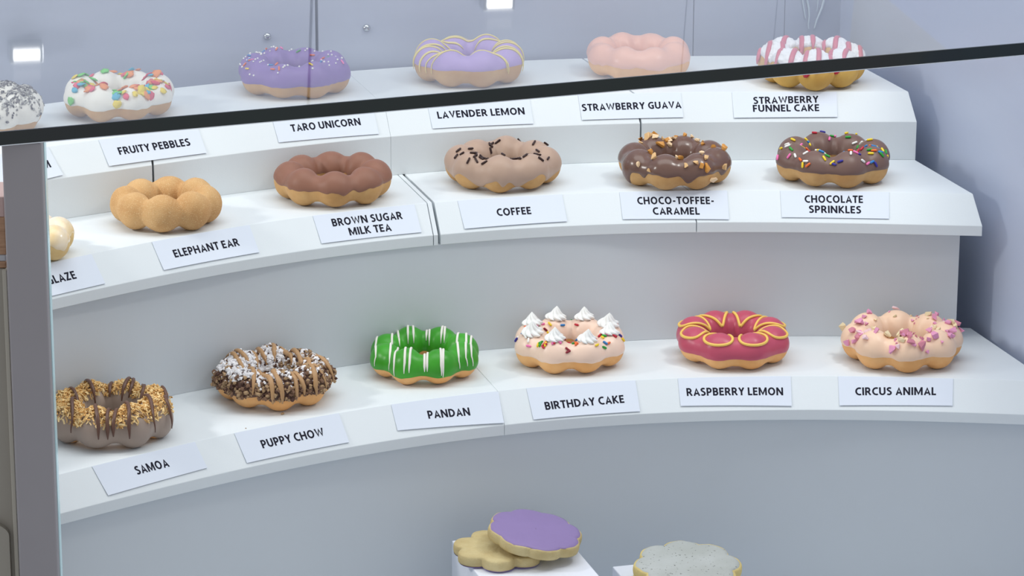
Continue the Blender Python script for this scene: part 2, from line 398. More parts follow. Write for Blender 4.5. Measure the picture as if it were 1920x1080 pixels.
def tube(name, pts, rad, m, parent=None, sides=8, nrm=None, flat=1.0, taper=None):
    V = []; F = []; n = len(pts)
    for i, p in enumerate(pts):
        p = Vector(p); d = Vector(pts[min(n - 1, i + 1)]) - Vector(pts[max(0, i - 1)])
        if d.length < 1e-9: d = Vector((1, 0, 0))
        d.normalize()
        nn = Vector(nrm[i]) if nrm else Vector((0, 0, 1))
        b = d.cross(nn)
        if b.length < 1e-6: b = d.cross(Vector((0, 1, 0.01)))
        b.normalize(); nn = b.cross(d); nn.normalize()
        r_ = rad[i] if isinstance(rad, (list, tuple)) else rad
        for k in range(sides):
            a_ = 2 * pi * k / sides
            V.append(p + b * (r_ * cos(a_)) + nn * (r_ * flat * sin(a_)))
    for i in range(n - 1):
        for k in range(sides):
            F.append((i * sides + k, i * sides + (k + 1) % sides, (i + 1) * sides + (k + 1) % sides, (i + 1) * sides + k))
    F.append(tuple(reversed(range(sides)))); F.append(tuple((n - 1) * sides + k for k in range(sides)))
    if name is None: return V, F
    return meshobj(name, V, F, m, parent)
M_STREAK = mat('pale_translucent_wire', (206, 220, 230), rough=0.4)
streaks = [[(1502, -12), (1506, 14), (1510, 40)], [(1510, -12), (1515.5, 15), (1516.5, 30), (1514.5, 45), (1515.5, 56)], [(1534, -10), (1532, 8), (1530, 24)], [(1547, -12), (1540, 14), (1530, 38), (1525, 56)]]  # thin pale tubes tracing curved lines on the back wall
wl_lab = ['leftmost of the pale wires hanging on the back wall above the striped donut', 'second pale wire from the left, ending just above the striped donut',
          'short thin pale wire, third from the left, above the striped donut', 'rightmost and thickest of the pale wires above the striped donut']
for w_, lb, rr in zip(streaks, wl_lab, (0.0009, 0.0011, 0.0006, 0.0013)):
    P = []
    for k in range(len(w_) - 1):
        for t in range(6):
            f = t / 6; x, z = wallpix_x(w_[k][0] * (1 - f) + w_[k + 1][0] * f, w_[k][1] * (1 - f) + w_[k + 1][1] * f); P.append(W(fromcase(x, -YB + 0.0015, z)))
    o = tube('wire', P, [rr * (1 - 0.5 * i / len(P)) for i in range(len(P))], M_STREAK, nrm=[(0, -1, 0)] * len(P)); tag(o, lb, 'wire', 'pale wires on the back wall')

# ------------------------------------------------------------------ name cards
LB = hypot(DR, DZ)
TIERS = {1: (R1, ZT1, 0.955), 2: (R2, Z2, 0.84), 3: (R3, Z3, 0.725)}
def pix_bevel(px, py, t):
    T, zt_, rr = TIERS[t]
    a, b = zt_ - DZ - 0.004, zt_ + 0.005
    def f(z):
        p = onplane(px, py, z); th = atan2(p.x - CX, p.y - CY); r = hypot(p.x - CX, p.y - CY)
        return r - (rt(T, th) + DR * (1 - (zt_ - z) / DZ)), th, z
    for _ in range(40):
        mz = 0.5 * (a + b); g = f(mz)
        if g[0] > 0: a = mz      # ray already behind the face: raise z
        else: b = mz
    g = f(0.5 * (a + b))
    return g[1] * rr, (zt_ - g[2]) / DZ * LB
def bevpt(u, v, off, t):
    T, zt_, rr = TIERS[t]; th = u / rr
    r = rt(T, th) + DR * (1 - v / LB) - off * DZ / LB; z = zt_ - DZ * v / LB + off * DR / LB
    return W((CX + r * sin(th), CY + r * cos(th), z))
HS = 0.096                                     # half stroke of the lettering, cap height = 1
def _arc(cx, cy, rx, ry, a0, a1, n=10):
    return [(cx + rx * cos(radians(a0 + (a1 - a0) * i / n)), cy + ry * sin(radians(a0 + (a1 - a0) * i / n))) for i in range(n + 1)]
def _spl(P, n=4):
    R_ = []
    for i in range(len(P) - 1):
        p0, p1, p2, p3 = P[max(0, i - 1)], P[i], P[i + 1], P[min(len(P) - 1, i + 2)]
        for k in range(n):
            f = k / n
            R_.append(tuple(p1[d] + 0.5 * f * (p2[d] - p0[d] + f * (2 * p0[d] - 5 * p1[d] + 4 * p2[d] - p3[d] + f * (3 * (p1[d] - p2[d]) + p3[d] - p0[d]))) for d in (0, 1)))
    return R_ + [P[-1]]
_h, _t = HS, 1 - HS
GLY = {
 'A': (0.74, [[(0.085, 0), (0.37, 0.985), (0.655, 0)], [(0.17, 0.29), (0.57, 0.29)]]),
 'B': (0.60, [[(_h, 0), (_h, 1)], [(_h, _t)] + _arc(0.30, 0.715, 0.19, 0.197, 90, -90) + [(_h, 0.518)], [(_h, 0.518)] + _arc(0.31, 0.303, 0.205, 0.215, 90, -90) + [(_h, _h)]]),
 'C': (0.64, [_arc(0.46, 0.5, 0.46 - _h, 0.5 - _h + 0.01, 62, 298, 18)]),
 'D': (0.72, [[(_h, 0), (_h, 1)], [(_h, _t)] + _arc(0.26, 0.5, 0.46 - _h, 0.5 - _h, 90, -90, 16) + [(_h, _h)]]),
 'E': (0.51, [[(_h, 0), (_h, 1)], [(_h, _t), (0.51, _t)], [(_h, 0.51), (0.47, 0.51)], [(_h, _h), (0.51, _h)]]),
 'F': (0.49, [[(_h, 0), (_h, 1)], [(_h, _t), (0.49, _t)], [(_h, 0.48), (0.45, 0.48)]]),
 'G': (0.70, [_arc(0.46, 0.5, 0.46 - _h, 0.5 - _h + 0.01, 58, 292, 18) + [(0.7 - _h, 0.13), (0.7 - _h, 0.47), (0.42, 0.47)]]),
 'H': (0.72, [[(_h, 0), (_h, 1)], [(0.72 - _h, 0), (0.72 - _h, 1)], [(_h, 0.51), (0.72 - _h, 0.51)]]),
 'I': (0.176, [[(_h, 0), (_h, 1)]]),
 'K': (0.64, [[(_h, 0), (_h, 1)], [(0.57, 1.0), (0.2, 0.52), (0.60, 0.0)]]),
 'L': (0.49, [[(_h, 0), (_h, 1)], [(_h, _h), (0.49, _h)]]),
 'M': (0.92, [[(_h, 0), (_h, 1)], [(0.92 - _h, 0), (0.92 - _h, 1)], [(0.11, 0.97), (0.46, 0.06), (0.81, 0.97)]]),
 'N': (0.76, [[(_h, 0), (_h, 1)], [(0.76 - _h, 0), (0.76 - _h, 1)], [(0.10, 0.96), (0.66, 0.04)]]),
 'O': (0.82, [_arc(0.41, 0.5, 0.41 - _h, 0.5 - _h + 0.01, 90, 450, 26)]),
 'P': (0.58, [[(_h, 0), (_h, 1)], [(_h, _t)] + _arc(0.29, 0.67, 0.205, 0.242, 90, -90) + [(_h, 0.428)]]),
 'R': (0.64, [[(_h, 0), (_h, 1)], [(_h, _t)] + _arc(0.29, 0.685, 0.20, 0.227, 90, -90) + [(_h, 0.458)], [(0.26, 0.46), (0.38, 0.37), (0.585, 0)]]),
 'S': (0.54, [_spl([(0.475, 0.86), (0.36, 0.912), (0.22, 0.9), (0.105, 0.80), (0.115, 0.66), (0.23, 0.56), (0.36, 0.47), (0.45, 0.36), (0.44, 0.2), (0.33, 0.105), (0.19, 0.088), (0.05, 0.15)])]),
 'T': (0.60, [[(0.30, 0), (0.30, 0.9)], [(0, _t), (0.60, _t)]]),
 'U': (0.70, [[(_h, 1)] + _arc(0.35, 0.36, 0.35 - _h, 0.36 - _h, 180, 360, 12) + [(0.70 - _h, 1)]]),
 'V': (0.72, [[(0.085, 1), (0.36, 0.02), (0.635, 1)]]),
 'W': (1.04, [[(0.08, 1), (0.29, 0.03), (0.52, 0.95), (0.75, 0.03), (0.96, 1)]]),
 'Y': (0.66, [[(0.075, 1), (0.33, 0.46), (0.585, 1)], [(0.33, 0), (0.33, 0.5)]]),
 'Z': (0.58, [[(0.03, _t), (0.47, _t), (0.10, _h), (0.56, _h)]]),
 '-': (0.36, [[(0.03, 0.40), (0.33, 0.40)]]),
}
def _ribbon(P, V, F, x0):
    n = len(P); closed = hypot(P[0][0] - P[-1][0], P[0][1] - P[-1][1]) < 1e-6
    base = len(V)
    for i in range(n):
        if closed: a, b, c = P[(i - 1) % (n - 1)], P[i], P[(i + 1) % (n - 1)]
        else: a, b, c = P[max(0, i - 1)], P[i], P[min(n - 1, i + 1)]
        d1 = Vector((b[0] - a[0], b[1] - a[1])); d2 = Vector((c[0] - b[0], c[1] - b[1]))
        if d1.length < 1e-9: d1 = d2
        if d2.length < 1e-9: d2 = d1
        d1.normalize(); d2.normalize(); n1 = Vector((-d1.y, d1.x)); n2 = Vector((-d2.y, d2.x))
        m_ = n1 + n2
        if m_.length < 1e-6: m_ = n1
        m_.normalize(); k = HS / max(0.38, m_.dot(n1))
        for s_ in (1, -1):
            V.append(Vector((x0 + b[0] + s_ * m_.x * k, min(1.015, max(-0.015, b[1] + s_ * m_.y * k)), 0)))
    for i in range(n - 1):
        F.append((base + 2 * i, base + 2 * i + 1, base + 2 * i + 3, base + 2 * i + 2))
def text_geo(s):
    V, F, x = [], [], 0.0
    for ch in s:
        if ch == ' ': x += 0.30; continue
        w_, strokes = GLY[ch]
        for P in strokes: _ribbon(P, V, F, x)
        x += w_ + 0.13
        if ch in 'AVWYLT': x -= 0.035
    return V, F
CAPH = 1.0
def card(t, bl, br, lines, label, capmm=6.6):
    u0, v0 = pix_bevel(*bl, t); u1, v1 = pix_bevel(*br, t)
    mid = bevpt((u0 + u1) / 2, LB * 0.5, 0.0004, t)
    o = bpy.data.objects.new('name_card', None); COL.objects.link(o); o.location = mid; o.empty_display_size = 0.01
    tag(o, label, 'name card', 'name cards on the tiers')
    eu, ev = Vector((u1 - u0, v1 - v0)).normalized(), None
    ev = Vector((eu.y, -eu.x)); wlen = hypot(u1 - u0, v1 - v0); hh = 0.0262
    NX, NY = 28, 8; V = []; F = []
    ou = random.uniform(0.5, 1.0)
    def off(v): return 0.00035 + 0.0009 * ou * max(0, v / LB) ** 3
    for side in (0, 1):
        for j in range(NY + 1):
            for i in range(NX + 1):
                q = Vector((u0, v0)) + eu * (wlen * i / NX) + ev * (hh * j / NY)
                vv = max(0.0005, q.y)
                V.append(bevpt(q.x, vv, off(vv) + 0.00022 * side, t) - mid)
    N1 = (NX + 1) * (NY + 1)
    for s in (0, 1):
        for j in range(NY):
            for i in range(NX):
                q = (s * N1 + j * (NX + 1) + i, s * N1 + j * (NX + 1) + i + 1, s * N1 + (j + 1) * (NX + 1) + i + 1, s * N1 + (j + 1) * (NX + 1) + i)
                F.append(q if s else tuple(reversed(q)))
    ring = [i for i in range(NX + 1)] + [j * (NX + 1) + NX for j in range(1, NY + 1)] + [NY * (NX + 1) + i for i in range(NX - 1, -1, -1)] + [j * (NX + 1) for j in range(NY - 1, 0, -1)]
    for k in range(len(ring)):
        a_, b_ = ring[k], ring[(k + 1) % len(ring)]; F.append((a_, b_, N1 + b_, N1 + a_))
    c = meshobj('card', V, F, M_PAPER, o, smooth=False)
    V = []; F = []
    for s, pl_, pr_ in lines:
        a0 = Vector(pix_bevel(*pl_, t)); a1 = Vector(pix_bevel(*pr_, t)); e_ = (a1 - a0); L_ = e_.length; e_.normalize(); n_ = Vector((e_.y, -e_.x))
        vs, fs = text_geo(s); x0 = min(v.x for v in vs); x1 = max(v.x for v in vs)
        base = len(V)
        for v in vs:
            q = a0 + e_ * ((v.x - x0) / (x1 - x0) * L_) + n_ * (v.y / CAPH * capmm * 0.001)
            V.append(bevpt(q.x, q.y, off(max(0.0005, q.y)) + 0.00034, t) - mid)
        F += [tuple(base + i for i in f) for f in fs]
    l_ = meshobj('lettering', V, F, M_INK, o, smooth=False); l_['label'] = 'dark printed capital letters'
    return o
card(3, (202, 930), (388, 878), [('SAMOA', (257, 891), (318, 875.5))], 'white paper name card below the coconut topped donut on the bottom tier')
card(3, (462.5, 869), (654, 830), [('PUPPY CHOW', (492.5, 841.7), (609, 817.5))], 'white paper name card below the crumb coated donut on the bottom tier')
card(3, (745, 808), (944.5, 794), [('PANDAN', (803.3, 786), (881.7, 779.7))], 'white paper name card reading PANDAN below the green donut')
card(3, (1000, 787.5), (1200, 772), [('BIRTHDAY CAKE', (1023, 769.5), (1170.7, 756))], 'white paper name card reading BIRTHDAY CAKE')
card(3, (1276, 762), (1484.4, 762), [('RASPBERRY LEMON', (1287.8, 743.3), (1468.4, 742))], 'white paper name card reading RASPBERRY LEMON')
card(3, (1573.8, 761), (1786, 761.5), [('CIRCUS ANIMAL', (1603.8, 742), (1755, 741.6))], 'white paper name card below the peach donut with pink cookie bits')
card(2, (10, 579), (196.7, 532.5), [('GLAZE', (91, 535), (143.7, 523))], 'white paper name card ending in GLAZE beside the grey post')
card(2, (306.7, 507.5), (485.8, 474), [('ELEPHANT EAR', (328, 484), (449.7, 461.3))], 'white paper name card reading ELEPHANT EAR')
card(2, (602.5, 457.5), (790, 436.3), [('BROWN SUGAR', (624, 425.5), (755.3, 411.3)), ('MILK TEA', (655.8, 442.5), (734.7, 433.7))], 'white paper name card reading BROWN SUGAR MILK TEA in two lines')
card(2, (870.8, 430), (1063, 416), [('COFFEE', (932.5, 406), (996.3, 402.3))], 'white paper name card reading COFFEE on the middle tier')
card(2, (1167.5, 412), (1366.7, 412.3), [('CHOCO-TOFFEE-', (1195.4, 384), (1338.5, 383.6)), ('CARAMEL', (1224.4, 403.5), (1311.9, 403.5))], 'white paper name card reading CHOCO-TOFFEE-CARAMEL in two lines')
card(2, (1465.8, 408.2), (1666.8, 411), [('CHOCOLATE', (1508.9, 380.8), (1618, 381.4)), ('SPRINKLES', (1517, 400), (1614.5, 401.2))], 'white paper name card reading CHOCOLATE SPRINKLES in two lines')
card(1, (-66, 376), (117.5, 329), [('M', (82, 318), (96, 314.3))], 'white paper name card showing only a letter M beside the grey post')
card(1, (204, 312.5), (386.7, 288), [('FRUITY PEBBLES', (224, 291.3), (357.5, 273.7))], 'white paper name card below the white donut with coloured cereal flakes')
card(1, (522.5, 268), (710, 252), [('TARO UNICORN', (547, 248), (676.7, 235.3))], 'white paper name card reading TARO UNICORN on the top tier')
card(1, (810.8, 242), (1000, 233), [('LAVENDER LEMON', (821, 223.5), (984, 215.3))], 'white paper name card reading LAVENDER LEMON on the top tier')
card(1, (1090.8, 226), (1281, 221), [('STRAWBERRY GUAVA', (1092, 209.3), (1278, 203.7))], 'white paper name card reading STRAWBERRY GUAVA on the top tier')
card(1, (1376, 222), (1570, 220.5), [('STRAWBERRY', (1413, 195.8), (1535, 193.3)), ('FUNNEL CAKE', (1412, 210.8), (1536, 209.4))], 'white paper name card reading STRAWBERRY FUNNEL CAKE in two lines')
# ------------------------------------------------------------------ ring donuts
D2R = pi / 180
class Ring:
    """surface of a ring of eight joined dough balls, in the donut's own frame (x right, y away, z up)"""
    def __init__(s, Ro, phase=-90, rb=0.282, neck=0.70, zs=1.09, seed=0, wob=0.03):
        s.Ro = Ro; s.rb = rb * Ro; s.Rc = Ro - s.rb; s.ph = phase * D2R; s.neck = neck * s.rb; s.zs = zs; s.seed = seed; s.wob = wob
        rnd = random.Random(seed); s.k = [1 + rnd.uniform(-0.06, 0.05) for _ in range(8)]; s.zc = s.rb * zs
        s.dz = [rnd.uniform(-0.03, 0.03) for _ in range(8)]
    def tube(s, phi):
        d = (phi - s.ph + pi / 8) / (pi / 4); i = math.floor(d); f = d - i - 0.5
        sd = s.Rc * sin(abs(f) * pi / 4)
        ki = s.k[int(i) % 8]; kn = s.k[int(i + (1 if f > 0 else -1)) % 8]; w = abs(f)
        kk = ki * (1 - w) + kn * w
        ball = sqrt(max(0.0, s.rb * s.rb - sd * sd))
        r = (ball ** 9 + s.neck ** 9) ** (1 / 9.0) * (s.rb / (s.rb ** 9 + s.neck ** 9) ** (1 / 9.0))
        return r * kk
    def pt(s, phi, psi, off=0.0):
        r = s.tube(phi)
        c = Vector((cos(phi), sin(phi), 0))
        p = c * (s.Rc + r * cos(psi)) + Vector((0, 0, s.zc + r * s.zs * sin(psi)))
        q = p / s.Ro
        n = noise.noise(Vector((q.x * 2.3 + s.seed * 7.1, q.y * 2.3, q.z * 2.3))) * 0.7 + noise.noise(Vector((q.x * 6 + s.seed * 3.3, q.y * 6, q.z * 6))) * 0.3
        r2 = r * (1 + s.wob * n) + off
        p = c * (s.Rc + r2 * cos(psi)) + Vector((0, 0, s.zc + r2 * s.zs * sin(psi)))
        if p.z < 0: p.z = p.z * 0.1
        return p
    def nrm(s, phi, psi):
        e = 0.02; a = s.pt(phi + e, psi) - s.pt(phi - e, psi); b = s.pt(phi, psi + e) - s.pt(phi, psi - e)
        n = a.cross(b); n.normalize(); return n
    def drape(s, x, y):
        """(phi, psi) of the upper surface over plan point x, y, or None"""
        rho = hypot(x, y); phi = atan2(y, x); r = s.tube(phi); q = (rho - s.Rc) / r
        if q < -0.985 or q > 0.985: return None
        return phi, acos(q)

def grid_mesh(name, fn, NU, NV, m, parent, closeu=True, closev=False, smooth=True, mi=None):
    V = [fn(i, j) for j in range(NV) for i in range(NU)]; F = []
    for j in range(NV - (0 if closev else 1)):
        for i in range(NU - (0 if closeu else 1)):
            F.append((j * NU + i, j * NU + (i + 1) % NU, ((j + 1) % NV) * NU + (i + 1) % NU, ((j + 1) % NV) * NU + i))
    return meshobj(name, V, F, m, parent, smooth)

def make_dough(ring, m, parent, NU=176, NV=44, fuzz=0.0):
    def fn(i, j):
        ph, ps = 2 * pi * i / NU, 2 * pi * j / NV
        o = 0.0
        if fuzz: o = fuzz * noise.noise(Vector((ph * 40, ps * 22, ring.seed)))
        return ring.pt(ph, ps, o)
    return grid_mesh('dough', fn, NU, NV, m, parent, True, True)

def make_icing(ring, m, parent, lo=-10, hi=188, amp=8, lobe=0, drips=(), thick=0.0009, name='icing', rough=0.0, rsc=30, NU=208, NV=36, label=None):
    """shell over the upper part of the ring; lo/hi: lower edge outside / inside in degrees; drips: (phi deg, width deg, depth deg)"""
    def edge(ph):
        w = noise.noise(Vector((cos(ph) * 3.1, sin(ph) * 3.1, ring.seed * 1.7))) + 0.5 * noise.noise(Vector((cos(ph) * 8, sin(ph) * 8, ring.seed)))
        e = lo + amp * w + lobe * cos(8 * (ph - ring.ph))
        for (dp, dw, dd) in drips:
            d = (ph / D2R - dp + 180) % 360 - 180
            e -= dd * math.exp(-(d / dw) ** 2)
        return max(-85, e)
    def fn(i, j):
        ph = 2 * pi * i / NU; t = j / (NV - 1); a, b = edge(ph), hi + 0.5 * amp * noise.noise(Vector((cos(ph) * 4, sin(ph) * 4, 5.0 + ring.seed)))
        ps = (a + (b - a) * t) * D2R
        o = thick * (1 - abs(2 * t - 1) ** 14) - 0.0003 * (abs(2 * t - 1) ** 14)
        o = o if 0 < j < NV - 1 else -0.0006
        if rough: o += rough * noise.noise(Vector((cos(ph) * rsc, sin(ph) * rsc, ps * rsc * 0.35 + ring.seed)))
        return ring.pt(ph, ps, o)
    o = grid_mesh(name, fn, NU, NV, m, parent)
    fixnormals_cheap(o)
    if label: o['label'] = label
    return o
def fixnormals_cheap(o): pass

def drizzle_line(ring, path, off):
    """path: list of plan points (fractions of the radius) -> list of surface strips"""
    runs = []; cur = []
    for x, y in path:
        d = ring.drape(x * ring.Ro, y * ring.Ro)
        if d is None:
            if len(cur) > 3: runs.append(cur)
            cur = []; continue
        cur.append(d)
    if len(cur) > 3: runs.append(cur)
    return runs
def make_drizzle(ring, paths, rad, m, parent, off=0.0012, flat=0.75, name='drizzle', taper=True, tail=8, label=None, raw=None, jig=0.0):
    V, F = [], []
    strips = []
    for p in paths:
        for r_ in drizzle_line(ring, p, off):
            if tail:
                a, b = r_[0], r_[-1]
                for end, at0 in ((a, True), (b, False)):
                    if end[1] < 40 * D2R:
                        ext = [(end[0], end[1] - tail * D2R * k) for k in range(1, 4)]
                        if at0: r_ = list(reversed(ext)) + r_
                        else: r_ = r_ + ext
            strips.append(r_)
    for r_ in (raw or []): strips.append(r_)
    for r_ in strips:
        P = [ring.pt(a, b, off) for a, b in r_]; N = [ring.nrm(a, b) for a, b in r_]; n = len(P)
        rr = []
        for i in range(n):
            t = min(i, n - 1 - i) / max(1, n - 1) * 2; k = 1.0
            if taper: k = 0.30 + 0.70 * min(1, t * 3.0)
            rr.append(rad * k * (1 + jig * noise.noise(P[i] * 400)))
        v, f = tube(None, P, rr, None, nrm=N, flat=flat)
        b = len(V); V += v; F += [tuple(b + i for i in q) for q in f]
    o = meshobj(name, V, F, m, parent)
    if label: o['label'] = label
    return o

_meshcache = {}
def capsule(len_, rad, m, key):
    if key in _meshcache: return _meshcache[key]
    pts = [(-len_ / 2 + rad * (1 - cos(a)), rad * sin(a)) for a in (0.25, 0.8, 1.57)]; pts += [(-x, r) for x, r in reversed(pts)]
    V, F = [], []; n = 8
    for x, r in pts:
        for k in range(n): V.append((x, r * cos(2 * pi * k / n), r * sin(2 * pi * k / n)))
    for i in range(len(pts) - 1):
        for k in range(n): F.append((i * n + k, i * n + (k + 1) % n, (i + 1) * n + (k + 1) % n, (i + 1) * n + k))
    F.append(tuple(reversed(range(n)))); F.append(tuple((len(pts) - 1) * n + k for k in range(n)))
    me = bpy.data.meshes.new('sprinkle'); me.from_pydata(V, [], F); me.materials.append(m)
    me.polygons.foreach_set('use_smooth', [True] * len(me.polygons)); me.update()
    _meshcache[key] = me; return me
def lump(key, m, sx, sy, sz, seed, rough=0.25, sub=2, name='crumb'):
    if key in _meshcache: return _meshcache[key]
    bm = bmesh.new(); bmesh.ops.create_icosphere(bm, subdivisions=sub, radius=1.0)
    for v in bm.verts:
        n = noise.noise(v.co * 1.4 + Vector((seed, 0, 0))) + 0.5 * noise.noise(v.co * 3.2 + Vector((0, seed, 0)))
        v.co *= 1 + rough * n; v.co = Vector((v.co.x * sx, v.co.y * sy, v.co.z * sz))
    me = bpy.data.meshes.new(name); bm.to_mesh(me); bm.free(); me.materials.append(m)
    me.polygons.foreach_set('use_smooth', [sub > 1] * len(me.polygons)); me.update()
    _meshcache[key] = me; return me
def chunk(key, m, s, seed, name):
    if key in _meshcache: return _meshcache[key]
    rnd = random.Random(seed); bm = bmesh.new()
    for _ in range(14):
        bm.verts.new(Vector((rnd.uniform(-1, 1), rnd.uniform(-0.75, 0.75), rnd.uniform(-0.6, 0.6))) * s)
    bmesh.ops.convex_hull(bm, input=bm.verts)
    for v in [v for v in bm.verts if not v.link_faces]: bm.verts.remove(v)
    me = bpy.data.meshes.new(name); bm.to_mesh(me); bm.free(); me.materials.append(m); me.update()
    _meshcache[key] = me; return me
def orient(nm, ang):
    n = Vector(nm); t = n.cross(Vector((0.13, 0.97, 0.2))); t.normalize(); b = n.cross(t)
    t2 = t * cos(ang) + b * sin(ang); b2 = n.cross(t2)
    return Matrix((t2, b2, n)).transposed().to_4x4()
def stick(ring, parent, name, me, phi, psi, off, ang, tilt=0.0, sc=1.0, label=None):
    o = bpy.data.objects.new(name, me); COL.objects.link(o); o.parent = parent
    M = Matrix.Translation(ring.pt(phi, psi, off)) @ orient(ring.nrm(phi, psi), ang) @ Matrix.Rotation(tilt, 4, 'Y') @ Matrix.Scale(sc, 4)
    o.matrix_basis = M
    if label: o['label'] = label
    return o
def invdrape(ring, px, py):
    """nearest visible surface point of the ring under a pixel offset given as fractions of the radius (screen right, screen up)"""
    best = None; sp, cp = sin(ring.pl), cos(ring.pl)
    for i in range(72):
        ph = 2 * pi * i / 72
        for j in range(26):
            ps = (-20 + 210 * j / 25) * D2R
            p = ring.cache[i][j] if hasattr(ring, 'cache') else ring.pt(ph, ps)
            u, v = p.x / ring.Ro, (p.y * sp + p.z * cp) / ring.Ro
            d = (u - px) ** 2 + (v - py) ** 2; dep = p.y * cp - p.z * sp
            if best is None or d + dep / ring.Ro * 0.012 < best[0]: best = (d + dep / ring.Ro * 0.012, ph, ps)
    return best[1], best[2]
G_D = 'ring donuts on the tiers'
ZTIER = {1: ZT1, 2: Z2, 3: Z3}
def donut(tier, xl, xr, yb_, phase, label, seed, straddle=None, **kw):
    z = ZTIER[tier]; cx = (xl + xr) / 2.0
    p = onplane(cx, yb_ - 20, z); dist = (p - CAM_O).dot(BF); Ro = (xr - xl) / 2.0 * dist / FPX
    pl = PITCH + (yb_ - 30 - 540) / FPX
    f = ((phase + 90 + 22.5) % 45) - 22.5
    rb = kw.get('rb', 0.282); fr = (1 - rb) * cos(f * D2R)
    dy = fr * Ro / dist * FPX * sin(pl)
    p = onplane(cx, yb_ - dy - 1.0, z)
    e = empty('ring_donut', p + Vector((0, 0, 0.0002)), label, 'donut', G_D)
    r = Ring(Ro, phase, seed=seed, **kw); r.pl = pl
    r.cache = [[r.pt(2 * pi * i / 72, (-20 + 210 * j / 25) * D2R) for j in range(26)] for i in range(72)]
    return e, r

def dough(name, c, c2, bump=0.1): return mat(name, c, rough=0.62, spec=0.25, rgb2=c2, vscale=70, bump=bump, bscale=900, sss=0.0)
DG_WARM = dough('golden_fried_dough', (244, 190, 130), (234, 172, 108))
DG_TAN = dough('tan_fried_dough', (208, 166, 112), (194, 148, 94))
DG_YEL = dough('yellow_fried_dough', (226, 184, 100), (214, 166, 86))
DG_PALE = dough('pale_yellow_dough', (236, 208, 150), (226, 190, 128))
def icing_mat(name, c, rough=0.42, var=0.05, spec=0.35, bump=0.04): return mat(name, c, rough=rough, spec=spec, var=var, vscale=45, bump=bump, bscale=350)
SPR = {k: mat('sugar_' + k, c, rough=0.35, spec=0.4) for k, c in dict(red=(196, 40, 60), orange=(240, 110, 50), yellow=(246, 214, 50), green=(50, 160, 60), blue=(50, 130, 200), navy=(56, 50, 150), pink=(240, 120, 180), white=(246, 244, 240), maroon=(140, 30, 50), magenta=(216, 60, 150), aqua=(90, 180, 200)).items()}
M_WHITEICE = icing_mat('white_icing', (240, 236, 228), 0.5)

def scatter_sprinkles(ring, parent, spots, colors, L, rad, seed, off=0.0016, name='sprinkle'):
    rnd = random.Random(seed)
    for k, (a, b) in enumerate(spots):
        ck = colors[rnd.randrange(len(colors))]
        me = capsule(L, rad, SPR[ck], (ck, L, rad))
        stick(ring, parent, name, me, a, b, off, rnd.uniform(0, 2 * pi), rnd.uniform(-0.12, 0.12))
def rand_spots(n, seed, lo=30, hi=150, front=0.0):
    rnd = random.Random(seed); return [(rnd.choice((rnd.uniform(0, 2 * pi), rnd.uniform(pi, 2 * pi))), rnd.uniform(lo, hi) * D2R) for _ in range(n)]

# ---- bottom tier
# coconut and chocolate stripes
e, r = donut(3, 94, 327, 841, -102, 'coconut topped donut with chocolate stripes at the left of the bottom tier', 1)
make_dough(r, DG_WARM, e)
ic = make_icing(r, icing_mat('taupe_icing', (168, 150, 138)), e, lo=-75, hi=205, amp=4)
M_COCO = [mat('toasted_coconut', (236, 196, 130), rough=0.7), mat('pale_toasted_coconut', (246, 218, 162), rough=0.7), mat('brown_toasted_coconut', (216, 166, 98), rough=0.7)]
rnd = random.Random(11); V, F, MI = [], [], []
for k in range(3600):
    ph = rnd.uniform(0, 2 * pi); ps = rnd.gauss(80, 28) * D2R
    ps = max(26 * D2R, min(138 * D2R, ps))
    o_ = rnd.uniform(0.0006, 0.0034); c = r.pt(ph, ps, o_); M = orient(r.nrm(ph, ps), rnd.uniform(0, 2 * pi)) @ Matrix.Rotation(rnd.uniform(-0.6, 0.6), 4, 'Y') @ Matrix.Rotation(rnd.uniform(-1, 1), 4, 'X')
    L_, w_, t_ = rnd.uniform(0.0020, 0.0048), rnd.uniform(0.0006, 0.0013), 0.0002; bend = rnd.uniform(-0.0006, 0.0006); b = len(V)
    for x, zz in ((-L_ / 2, bend), (0, 0), (L_ / 2, bend)):
        for y_ in (-w_ / 2, w_ / 2):
            for t in (-t_, t_): V.append(c + (M @ Vector((x, y_, zz + t))))
    for s_ in (0, 4):
        F += [(b + s_ + 1, b + s_ + 3, b + s_ + 7, b + s_ + 5), (b + s_, b + s_ + 4, b + s_ + 6, b + s_ + 2), (b + s_, b + s_ + 1, b + s_ + 5, b + s_ + 4), (b + s_ + 2, b + s_ + 6, b + s_ + 7, b + s_ + 3)]
    F += [(b, b + 2, b + 3, b + 1), (b + 8, b + 9, b + 11, b + 10)]
    MI += [rnd.choice((0, 0, 0, 1, 1, 2))] * 10
fl = meshobj('coconut_flakes', V, F, M_COCO, ic, smooth=False, mi=MI); fl['kind'] = 'stuff'; fl['label'] = 'toasted golden coconut flakes'
M_CHOCD = icing_mat('dark_chocolate_drizzle', (104, 74, 62), 0.35)
paths = []
for c, sl in ((-0.88, 0.1), (-0.62, 0.16), (-0.30, 0.22), (-0.02, 0.1), (0.16, -0.02), (0.30, 0.06), (0.58, 0.22), (0.84, 0.2)):
    paths.append([(c - sl * y_ + 0.02 * sin(9 * y_ + c * 7), y_) for y_ in [-1.02 + 0.034 * i for i in range(61)]])
make_drizzle(r, paths, 0.0014, M_CHOCD, ic, off=0.0042, tail=10)

